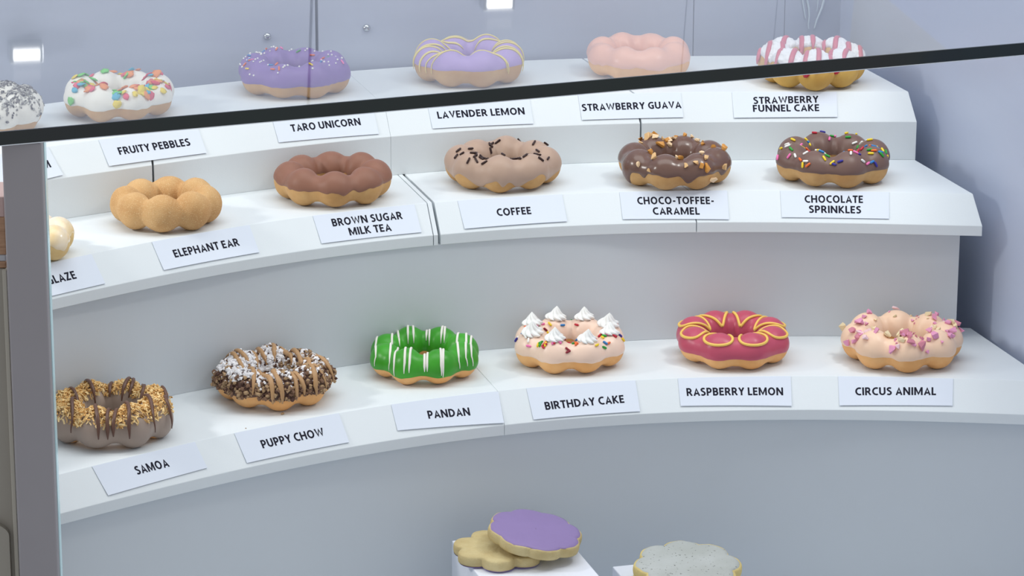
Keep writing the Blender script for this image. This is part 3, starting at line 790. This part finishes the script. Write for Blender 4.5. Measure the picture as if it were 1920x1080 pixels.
# crumb coated with powder and tan drizzle
e, r = donut(3, 406, 626, 769, -80, 'donut coated in powdered brown cookie crumbs with tan drizzle', 2)
make_dough(r, DG_WARM, e)
ic = make_icing(r, icing_mat('brown_icing', (98, 70, 60)), e, lo=-14, hi=188, amp=8)
M_CR = [mat('cookie_crumb_brown', (128, 98, 78), rough=0.85), mat('cookie_crumb_tan', (176, 146, 112), rough=0.85), mat('powdered_crumb', (240, 238, 240), rough=0.9), mat('cookie_crumb_dark', (88, 62, 54), rough=0.85)]
rnd = random.Random(5); V, F, MI = [], [], []
bm0 = bmesh.new(); bmesh.ops.create_icosphere(bm0, subdivisions=1, radius=1.0)
iv = [v.co.copy() for v in bm0.verts]; ifc = [tuple(v.index for v in f.verts) for f in bm0.faces]; bm0.free()
for k in range(3400):
    ph = rnd.uniform(0, 2 * pi); ps = rnd.uniform(-8, 172) * D2R
    gx = cos(ph); 
    s_ = rnd.uniform(0.0006, 0.0021); c = r.pt(ph, ps, rnd.uniform(0.0006, 0.0028)); n_ = r.nrm(ph, ps)
    M = orient(n_, rnd.uniform(0, 6.28)); b = len(V)
    for v in iv:
        q = Vector((v.x * rnd.uniform(0.45, 1.5), v.y * rnd.uniform(0.4, 1.4), v.z * rnd.uniform(0.4, 1.3))) * s_
        V.append(c + (M @ q))
    F += [tuple(b + i for i in f) for f in ifc]
    pw = 0.9 * max(0, min(1, (ps / D2R - 25) / 40)) * (1.0 if gx < 0.15 else 0.5)
    ci = 2 if rnd.random() < pw else rnd.choice((0, 0, 1, 1, 3))
    MI += [ci] * len(ifc)
cc = meshobj('crumb_coating', V, F, M_CR, ic, smooth=False, mi=MI); cc['kind'] = 'stuff'; cc['label'] = 'powdered brown cookie crumbs'
M_PB = icing_mat('tan_peanut_drizzle', (186, 146, 104), 0.4)
paths = []
for c in (-0.62, -0.42, -0.22, 0.02, 0.2, 0.42, 0.6, 0.86, 1.05):
    paths.append([(c - 0.42 * y_ + 0.05 * sin(7 * y_ + c * 11), y_) for y_ in [-1.02 + 0.034 * i for i in range(61)]])
make_drizzle(r, paths, 0.0019, M_PB, ic, off=0.0030, tail=9, jig=0.3)

# green with white stripes
e, r = donut(3, 690, 901, 720.5, -67.5, 'bright green iced donut with thin white stripes on the bottom tier', 3)
make_dough(r, DG_WARM, e)
ic = make_icing(r, icing_mat('bright_green_icing', (66, 164, 44), 0.35, var=0.22), e, lo=-30, hi=205, amp=5)
paths = []
for px, tp in ((706, 0.1), (733, 0.05), (747, -0.06), (762, 0.02), (775, -0.05), (797, 0.03), (805, -0.03), (826, 0.05), (835, -0.05), (858, 0.05), (874, -0.04), (881, 0.06)):
    c = (px - 795.5) / 105.5
    paths.append([(c + tp * 0.6 * y_ * (1 if y_ > 0 else -1), y_) for y_ in [-1.02 + 0.034 * i for i in range(61)]])
make_drizzle(r, paths, 0.00095, M_WHITEICE, ic, off=0.0012, tail=11)

# pale pink with whipped swirls and rainbow sprinkles
e, r = donut(3, 962, 1175, 700, -67.5, 'pale pink iced donut with white whipped peaks and rainbow sprinkles on the bottom tier', 4, neck=0.7)
make_dough(r, DG_WARM, e)
ic = make_icing(r, icing_mat('pale_pink_icing', (248, 217, 197), 0.32), e, lo=-14, hi=200, amp=6)
def swirl_mesh():
    if 'swirl' in _meshcache: return _meshcache['swirl']
    NS, NR = 56, 22; V, F = [], []
    for j in range(NR + 1):
        t = j / NR; prof = (1 - t) ** 0.85 * (1 + 0.25 * sin(pi * min(1, t * 2.2))) if t < 0.98 else 0.02
        rad = 0.0090 * prof + 0.0001; z = 0.0118 * t ** 1.05
        for i in range(NS):
            a = 2 * pi * i / NS; g = abs(cos(3.5 * (a + t * 1.6))) ** 0.7
            rr = rad * (0.72 + 0.36 * g); V.append((rr * cos(a), rr * sin(a), z - 0.001 * (1 - g) * (1 - t)))
    for j in range(NR):
        for i in range(NS): F.append((j * NS + i, j * NS + (i + 1) % NS, (j + 1) * NS + (i + 1) % NS, (j + 1) * NS + i))
    F.append(tuple(NR * NS + i for i in range(NS)))
    me = bpy.data.meshes.new('whipped_peak'); me.from_pydata(V, [], F); me.materials.append(mat('whipped_white', (246, 246, 244), rough=0.5, spec=0.3))
    me.polygons.foreach_set('use_smooth', [True] * len(me.polygons)); me.update(); _meshcache['swirl'] = me; return me
for k in range(8):
    ph = r.ph + k * pi / 4
    if k == 6: pass
    stick(r, ic, 'whipped_peak', swirl_mesh(), ph + random.uniform(-0.06, 0.06), 88 * D2R, -0.0004, random.uniform(0, 6), random.uniform(-0.12, 0.12), random.uniform(0.78, 0.92))
scatter_sprinkles(r, ic, rand_spots(96, 21, 30, 150), ['red', 'yellow', 'navy', 'magenta', 'maroon', 'blue', 'orange', 'maroon', 'pink', 'white', 'green'], 0.0044, 0.0009, 3)

# raspberry with yellow petals
e, r = donut(3, 1266, 1480, 692, -67.5, 'raspberry pink iced donut with yellow petal loops on the bottom tier', 5, neck=0.8)
make_dough(r, DG_WARM, e)
ic = make_icing(r, icing_mat('raspberry_icing', (196, 84, 108), 0.33), e, lo=-20, hi=205, amp=4)
raw = []
for k in range(8):
    p0 = r.ph + k * pi / 4; L_ = []
    for i in range(41):
        t = 2 * pi * i / 40
        v = 0.5 - 0.5 * cos(t)                                   # 0 at the inner tip, 1 at the outer end
        w = 0.40 * sin(t) * (0.35 + 0.75 * v)
        L_.append((p0 + w, (156 - 122 * v) * D2R))
    raw.append(L_)
make_drizzle(r, [], 0.00115, icing_mat('yellow_lemon_icing', (246, 204, 104), 0.4), ic, off=0.0014, raw=raw, taper=False, flat=0.9)

# pale peach with pink cookie crumbs
e, r = donut(3, 1576, 1803, 698, -89, 'pale peach iced donut with pink and cream cookie bits', 6, neck=0.66)
make_dough(r, DG_WARM, e)
ic = make_icing(r, icing_mat('pale_peach_icing', (248, 212, 183), 0.36), e, lo=-12, hi=200, amp=5)
rnd = random.Random(9)
bits = [mat('pink_cookie_bit', (226, 150, 186), rough=0.7, speck=(240, 220, 226), speck_scale=900), mat('cream_cookie_bit', (238, 220, 180), rough=0.8, speck=(222, 190, 140), speck_scale=900), mat('rose_cookie_bit', (206, 128, 146), rough=0.75, speck=(236, 200, 200), speck_scale=900), mat('pale_pink_cookie_bit', (240, 206, 212), rough=0.75)]
for k in range(98):
    if k < 62: ph, ps, s_ = rnd.choice((rnd.uniform(0, 2 * pi), rnd.uniform(pi, 2 * pi))), rnd.gauss(76, 34) * D2R, rnd.uniform(0.0020, 0.0046)
    else: ph, ps, s_ = rnd.uniform(0, 2 * pi), rnd.gauss(95, 30) * D2R, rnd.uniform(0.0010, 0.0019)
    ps = max(8 * D2R, min(165 * D2R, ps)); b = rnd.choice((0, 0, 2, 3, 1))
    me = chunk(('bit', b, k % 5), bits[b], 1.0, 100 + b * 7 + k % 5, 'cookie_bit')
    stick(r, ic, 'cookie_bit', me, ph, ps, 0.0007 + s_ * 0.45, rnd.uniform(0, 6.28), rnd.uniform(-0.5, 0.5), s_)

# ---- middle tier
e, r = donut(2, -71, 141, 499, -68, 'pale glazed donut half hidden behind the grey post on the middle tier', 12, neck=0.6)
make_dough(r, DG_PALE, e)
M_GLZ = mat('thin_white_glaze', (248, 232, 208), rough=0.25, spec=0.5, rgb2=(240, 212, 160), vscale=60, coat=0.4)
make_icing(r, M_GLZ, e, lo=-2, hi=190, amp=26, thick=0.0006, name='glaze', drips=((-30, 10, 25), (-75, 8, 20)))

e, r = donut(2, 206, 417, 437, -89, 'plain golden donut dusted with cinnamon sugar on the middle tier', 13, neck=0.70, rb=0.312, wob=0.05)
make_dough(r, mat('cinnamon_sugar_dough', (218, 176, 124), rough=0.8, spec=0.2, rgb2=(202, 154, 102), vscale=40, speck=(232, 202, 156), speck_scale=1700, speck_t=0.6, bump=0.5, bscale=1400), e, NU=256, NV=64, fuzz=0.0002)

e, r = donut(2, 515, 734, 390, -84, 'matte reddish brown iced donut on the middle tier beside the dark gap', 14)
make_dough(r, DG_TAN, e)
make_icing(r, icing_mat('reddish_brown_icing', (146, 102, 84), 0.5), e, lo=-2, hi=186, amp=13, drips=((-76, 6, 10), (-58, 5, 8), (-118, 7, 6)))

e, r = donut(2, 835, 1051, 361, -94, 'coffee coloured iced donut with dark chocolate sprinkles on the middle tier', 15, neck=0.74)
make_dough(r, DG_TAN, e)
ic = make_icing(r, icing_mat('coffee_icing', (186, 158, 140), 0.45), e, lo=-20, hi=200, amp=8, lobe=14, drips=((-72, 6, 34), (-117, 6, 36), (-90, 4, 26), (-30, 8, 30), (-160, 10, 20)))
M_CS = mat('dark_chocolate_sprinkle', (52, 30, 28), rough=0.4); SPR['choc'] = M_CS
rnd = random.Random(31)
scatter_sprinkles(r, ic, [(a, b) for a, b in rand_spots(42, 33, 45, 150)], ['choc'], 0.0058, 0.00085, 8, off=0.0016)

e, r = donut(2, 1157, 1371, 357, -105, 'glossy chocolate donut with toffee pieces on the middle tier', 16, neck=0.74)
make_dough(r, DG_TAN, e)
ic = make_icing(r, icing_mat('glossy_chocolate_icing', (112, 84, 74), 0.22, spec=0.5), e, lo=-4, hi=190, amp=8, drips=((-128, 4, 22), (-78, 6, 42), (-30, 6, 28), (-165, 8, 60), (-150, 6, 50)))
tof = [mat('toffee_piece', (226, 184, 130), rough=0.5), mat('pale_toffee_piece', (238, 206, 166), rough=0.55), mat('amber_toffee_piece', (214, 150, 70), rough=0.4)]
rnd = random.Random(17)
hand = [(-0.62, 0.66), (-0.4, 0.84), (-0.46, 0.60), (-0.32, 0.62), (-0.28, 0.72), (-0.16, 0.62), (-0.12, 0.56), (-0.02, 0.6), (-0.06, 0.5), (-0.25, 0.46), (-0.44, 0.34), (-0.40, 0.24), (-0.62, 0.12), (-0.46, 0.02), (-0.02, 0.26), (0.08, 0.26), (0.16, 0.1), (0.3, 0.18), (0.44, 0.34), (0.5, 0.26), (0.4, 0.1), (0.46, 0.1), (0.66, 0.5), (0.84, 0.42), (0.8, 0.12), (0.22, 0.74), (0.36, 0.62), (0.74, -0.3)]
rnd2 = random.Random(3)
for k, (hx, hy) in enumerate(hand):
    a, b = invdrape(r, hx, hy + 0.12); m_ = rnd.randrange(3); s_ = rnd.uniform(0.0025, 0.0040)
    me = chunk(('tof', m_, k % 4), tof[m_], 1.0, 200 + m_ * 9 + k % 4, 'toffee_piece')
    stick(r, ic, 'toffee_piece', me, a, b, 0.0008 + s_ * 0.4, rnd.uniform(0, 6.28), rnd.uniform(-0.3, 0.3), s_)
for k in range(8):
    m_ = k % 3; s_ = rnd.uniform(0.0016, 0.0030); stick(r, ic, 'toffee_piece', chunk(('tof', m_, k % 4), tof[m_], 1.0, 200 + m_ * 9 + k % 4, 'toffee_piece'), rnd.uniform(0.4, 2.7), rnd.uniform(60, 140) * D2R, 0.0008 + s_ * 0.4, rnd.uniform(0, 6), 0, s_)

e, r = donut(2, 1452, 1669, 353, -75.5, 'chocolate iced donut with rainbow sprinkles at the right of the middle tier', 17)
make_dough(r, DG_TAN, e)
ic = make_icing(r, icing_mat('milk_chocolate_icing', (120, 94, 86), 0.4), e, lo=-8, hi=190, amp=5, drips=((-8, 5, 26),))
scatter_sprinkles(r, ic, rand_spots(84, 41, 18, 150), ['red', 'yellow', 'navy', 'pink', 'blue', 'orange', 'white', 'green', 'white', 'yellow'], 0.0050, 0.00095, 6)

# ---- top tier
e, r = donut(1, -130, 82, 262, -67, 'white donut with grey cookie crumbs at the far left, seen through the glass', 21, neck=0.62, rb=0.335)
make_dough(r, DG_TAN, e)
ic = make_icing(r, M_WHITEICE, e, lo=-25, hi=195, amp=8)
M_GC = [mat('grey_cookie_crumb', (118, 114, 112), rough=0.85), mat('pale_grey_crumb', (176, 174, 170), rough=0.85), mat('dark_grey_crumb', (66, 62, 62), rough=0.85)]
rnd = random.Random(77); V, F, MI = [], [], []
for k in range(2600):
    ph = rnd.uniform(0, 2 * pi); ps = rnd.gauss(82, 34) * D2R
    if noise.noise(Vector((cos(ph) * 2.6, sin(ph) * 2.6, ps * 1.6))) < -0.25: continue
    ps = max(0, min(170 * D2R, ps)); s_ = rnd.uniform(0.0003, 0.0012); c = r.pt(ph, ps, 0.0009 + s_ * 0.5); M = orient(r.nrm(ph, ps), rnd.uniform(0, 6)); b = len(V)
    for v in iv: V.append(c + (M.to_3x3() @ Vector((v.x * rnd.uniform(0.8, 1.6), v.y, v.z * 0.7))) * s_)
    F += [tuple(b + i for i in f) for f in ifc]; MI += [rnd.choice((0, 0, 1, 1, 2))] * len(ifc)
cc = meshobj('crumb_coating', V, F, M_GC, ic, smooth=False, mi=MI); cc['kind'] = 'stuff'; cc['label'] = 'grey cookie crumbs'

e, r = donut(1, 119, 329, 229, -108, 'white iced donut with colourful cereal flakes, seen through the glass', 22)
make_dough(r, DG_TAN, e)
ic = make_icing(r, M_WHITEICE, e, lo=-12, hi=195, amp=7)
fm = [mat('cereal_' + k, c, rough=0.7, bump=0.3, bscale=800) for k, c in (('pink', (232, 96, 120)), ('orange', (240, 150, 90)), ('yellow', (240, 214, 80)), ('green', (120, 210, 110)), ('blue', (90, 180, 210)), ('red', (220, 70, 90)))]
rnd = random.Random(55)
for k in range(99):
    ph = rnd.choice((rnd.uniform(0, 2 * pi), rnd.uniform(pi, 2 * pi))); ps = rnd.gauss(84, 34) * D2R; ps = max(8 * D2R, min(160 * D2R, ps)); m_ = rnd.choice((0, 0, 0, 1, 2, 2, 3, 3, 4, 5)); s_ = rnd.uniform(0.0028, 0.0050)
    me = lump(('flake', m_, k % 3), fm[m_], 1.0, 0.72, 0.22, k % 3 + 0.5, 0.5, 2, 'cereal_flake')
    stick(r, ic, 'cereal_flake', me, ph, ps, 0.0015, rnd.uniform(0, 6), rnd.uniform(-0.55, 0.55), s_)

e, r = donut(1, 447, 657, 186, -58, 'purple iced donut with tiny white beads and sprinkles, seen through the glass', 23, neck=0.8)
make_dough(r, DG_TAN, e)
ic = make_icing(r, icing_mat('purple_taro_icing', (138, 112, 176), 0.45), e, lo=-16, hi=190, amp=6)
rnd = random.Random(61)
beadm = lump('bead', SPR['white'], 1, 1, 1, 0, 0.0, 2, 'sugar_bead')
for k in range(64):
    a, b = rnd.uniform(0, 2 * pi), max(22, min(150, rnd.gauss(78, 28))) * D2R
    stick(r, ic, 'sugar_bead', beadm, a, b, 0.0014, 0, 0, rnd.uniform(0.00065, 0.0010))
scatter_sprinkles(r, ic, rand_spots(26, 62, 35, 140), ['orange', 'pink', 'green', 'blue', 'orange', 'yellow', 'navy'], 0.0046, 0.0007, 9)

e, r = donut(1, 773, 984, 164, -70, 'lavender iced donut with looping pale yellow drizzle, seen through the glass', 24, neck=0.74)
make_dough(r, DG_TAN, e)
ic = make_icing(r, icing_mat('lavender_icing', (184, 160, 216), 0.45), e, lo=2, hi=190, amp=4)
paths = []
for c, sl in ((-0.62, 0.02), (-0.56, -0.06), (-0.40, 0.06), (-0.30, -0.03), (-0.14, 0.05), (0.05, -0.05), (0.2, 0.04), (0.36, -0.03), (0.52, 0.03), (0.66, -0.02), (0.8, 0.02)):
    paths.append([(x_, c + sl * x_ + 0.05 * sin(4 * x_ + c * 9)) for x_ in [-1.02 + 0.034 * i for i in range(61)]])
make_drizzle(r, paths, 0.0010, icing_mat('pale_yellow_drizzle', (240, 222, 140), 0.4), ic, off=0.0013, tail=13)

e, r = donut(1, 1097, 1295, 152, -67.5, 'plain peach pink glazed donut, seen through the glass at right', 25, neck=0.8)
make_dough(r, DG_WARM, e)
make_icing(r, icing_mat('peach_pink_glaze', (246, 190, 170), 0.3, var=0.06), e, lo=-10, hi=195, amp=12, name='glaze')

e, r = donut(1, 1421, 1623, 170, -90, 'golden donut with white powder and pink stripes at the right end of the top tier', 26, neck=0.6, rb=0.325)
make_dough(r, DG_YEL, e)
pw = make_icing(r, mat('white_powder_cap', (246, 246, 250), rough=0.9, spec=0.1, bump=0.4, bscale=700), e, lo=24, hi=140, amp=7, name='powder_cap', rough=0.0011, rsc=22, thick=0.0016)
paths = []
for c in (-0.98, -0.80, -0.56, -0.30, -0.06, 0.18, 0.42, 0.66, 0.88):
    paths.append([(c + 0.20 * y_ + 0.03 * sin(6 * y_ + c * 5), y_) for y_ in [-1.02 + 0.034 * i for i in range(61)]])
make_drizzle(r, paths, 0.0022, icing_mat('strawberry_pink_syrup', (216, 112, 132), 0.3), pw, off=0.0018, tail=5, flat=0.6, name='syrup_stripes')
M_JAM = mat('red_jam', (196, 24, 52), rough=0.2, spec=0.6)
for a_, p_, s_ in ((-102, 2, 0.0034), (-66, 8, 0.0030), (-122, 4, 0.0018)):
    me = lump(('jam', a_), M_JAM, 1.0, 1.0, 0.4, a_ * 0.1, 0.3, 2, 'jam_spot'); stick(r, e, 'jam_spot', me, a_ * D2R, p_ * D2R, 0.0002, 1.0, 0, s_)

# ------------------------------------------------------------------ cookies on their blocks
M_BLOCK = mat('white_block', (232, 236, 246), rough=0.5, spec=0.3)
ZB1 = -0.173
def block(name, px, py, zt_, w, dp, label):
    a = onplane(px, py, zt_); cxx, F0 = casex(a), caseF(a)
    o = casebox(name, cxx, cxx + w, F0, F0 + dp, ZF, zt_, M_BLOCK, 0.0008); tag(o, label, 'display block', 'white display blocks'); return o
dist1 = 2.33; sc = dist1 / FPX
block('display_block', 847, 1013.5, ZB1, 216 * sc, 0.098, 'white block under the purple iced flower cookie')
ZB2 = ony(1148, 1062, -0.082).z
block('display_block', 1148, 1062, ZB2, 216 * sc, 0.098, 'white block at the bottom edge under the grey speckled cookie')

def petal_r(a, R, n=8, d=0.13, ph=0.0):
    return R * (1 - d + d * abs(cos(n / 2 * (a - ph))) ** 0.75)
def cookie(name, label, loc, R, th, mdough, ice=None, rx=0, ry=0, rz=0, ph=0.0, flip=False, n=8, dd=0.13, seed=0, group='flower shaped cookies'):
    e = empty(name, loc, label, 'cookie', group); e.rotation_euler = (Matrix.Rotation(-YAW, 3, 'Z') @ Matrix.Rotation(rx, 3, 'X') @ Matrix.Rotation(ry, 3, 'Y') @ Matrix.Rotation(rz, 3, 'Z')).to_euler()
    NU = 128
    prof = [(0.0, 0.0), (0.5, 0.0), (0.90, 0.0), (0.975, 0.10), (1.0, 0.35), (1.0, 0.62), (0.975, 0.86), (0.92, 0.98), (0.8, 1.0), (0.5, 1.0), (0.0, 1.0)]
    def fn(i, j):
        a = 2 * pi * i / NU; k, h = prof[j]; q = petal_r(a, R, n, dd, ph)
        q = q * (1 + 0.02 * noise.noise(Vector((cos(a) * 3, sin(a) * 3, seed))))
        zz = h * th + (0.0005 * noise.noise(Vector((k * q * 160 * cos(a), k * q * 160 * sin(a), seed + h))) if 0.0 < h else 0)
        rad = max(0.0003, (k if k < 0.9 else 1 - (1 - k) * 0.012 / R * 1.0) * q) if k > 0 else 0.0003
        return Vector((rad * cos(a), rad * sin(a), max(0, zz)))
    grid_mesh('dough', fn, NU, len(prof), mdough, e)
    if ice:
        m_, z0, k_ = ice
        pr = [(0.0, 0.0004), (0.5, 0.0004), (0.9, 0.0004), (0.985, -0.0002), (1.0, -0.0009)]
        sg = -1 if flip else 1
        def fi(i, j):
            a = 2 * pi * i / NU; k, h = pr[j]; q = petal_r(a, R, n, dd, ph) * k_ * (1 + 0.025 * noise.noise(Vector((cos(a) * 4, sin(a) * 4, seed + 9))))
            rad = max(0.0003, q * k)
            return Vector((rad * cos(a), rad * sin(a), z0 + sg * (h + 0.0006)))
        ic = grid_mesh('icing', fi, NU, len(pr), m_, e); ic['label'] = 'smooth icing'
    return e
M_COOK = mat('sandy_cookie', (208, 192, 146), rough=0.85, spec=0.15, rgb2=(192, 172, 124), vscale=60, bump=0.4, bscale=700)
M_COOKY = mat('pale_yellow_cookie', (224, 206, 146), rough=0.85, spec=0.15, rgb2=(206, 186, 124), vscale=60, bump=0.4, bscale=700)
M_PURP = mat('purple_royal_icing', (146, 126, 176), rough=0.45, spec=0.3, var=0.04, vscale=60)
M_GREYI = mat('grey_speckled_icing', (186, 190, 188), rough=0.6, spec=0.2, speck=(92, 92, 88), speck_scale=520, speck_t=0.66, rgb2=(174, 178, 174), vscale=40, bump=0.15)
pc_ = onplane(937, 1027, ZB1 + 0.007)
TH = 0.0078
cookie('flower_cookie', 'plain sandy flower cookie lying upside down under the purple cookie', (pc_.x, pc_.y, ZB1 + 0.0012), 90 * sc, TH, M_COOK, (M_PURP, 0.0, 0.985), rz=0.2, flip=True, dd=0.22, n=7, seed=3)
pt_ = onplane(1001, 997, ZB1 + 0.0185)
cookie('flower_cookie', 'purple iced flower cookie leaning on a plain one on the white block', (pt_.x, pt_.y, ZB1 + 0.0125), 91 * sc, TH, M_COOK, (M_PURP, TH, 0.965), rx=radians(4.5), ry=radians(9), rz=0.0, ph=0.25, dd=0.09, seed=5)
pg_ = onplane(1289, 1062, ZB2 + 0.016)
cookie('flower_cookie', 'pale cookie hidden under the grey speckled cookie at the bottom edge', (pg_.x - 0.004, pg_.y + 0.004, ZB2 + 0.0002), 92 * sc, TH, M_COOKY, None, dd=0.16, seed=8)
cookie('flower_cookie', 'grey speckled iced flower cookie at the bottom edge of the photo', (pg_.x, pg_.y, ZB2 + 0.0105), 103 * sc, TH, M_COOKY, (M_GREYI, TH, 0.955), rx=radians(5), ry=radians(1.0), ph=0.1, dd=0.13, seed=7)

# loose crumbs on the bottom tier
for px, py, s_, lb in ((530, 777.5, 0.0015, 'small brown crumb below the crumb coated donut on the bottom tier'), (461, 803.5, 0.0006, 'tiny crumb left of the crumb coated donut, above the end of its card')):
    p = onplane(px, py, Z3); me = chunk(('loose', px), M_CR[1], 1.0, px, 'crumb')
    o = bpy.data.objects.new('crumb', me); COL.objects.link(o); o.location = W((p.x, p.y, Z3 + s_ * 0.55)); o.scale = (s_, s_, s_); tag(o, lb, 'crumb', 'loose crumbs')
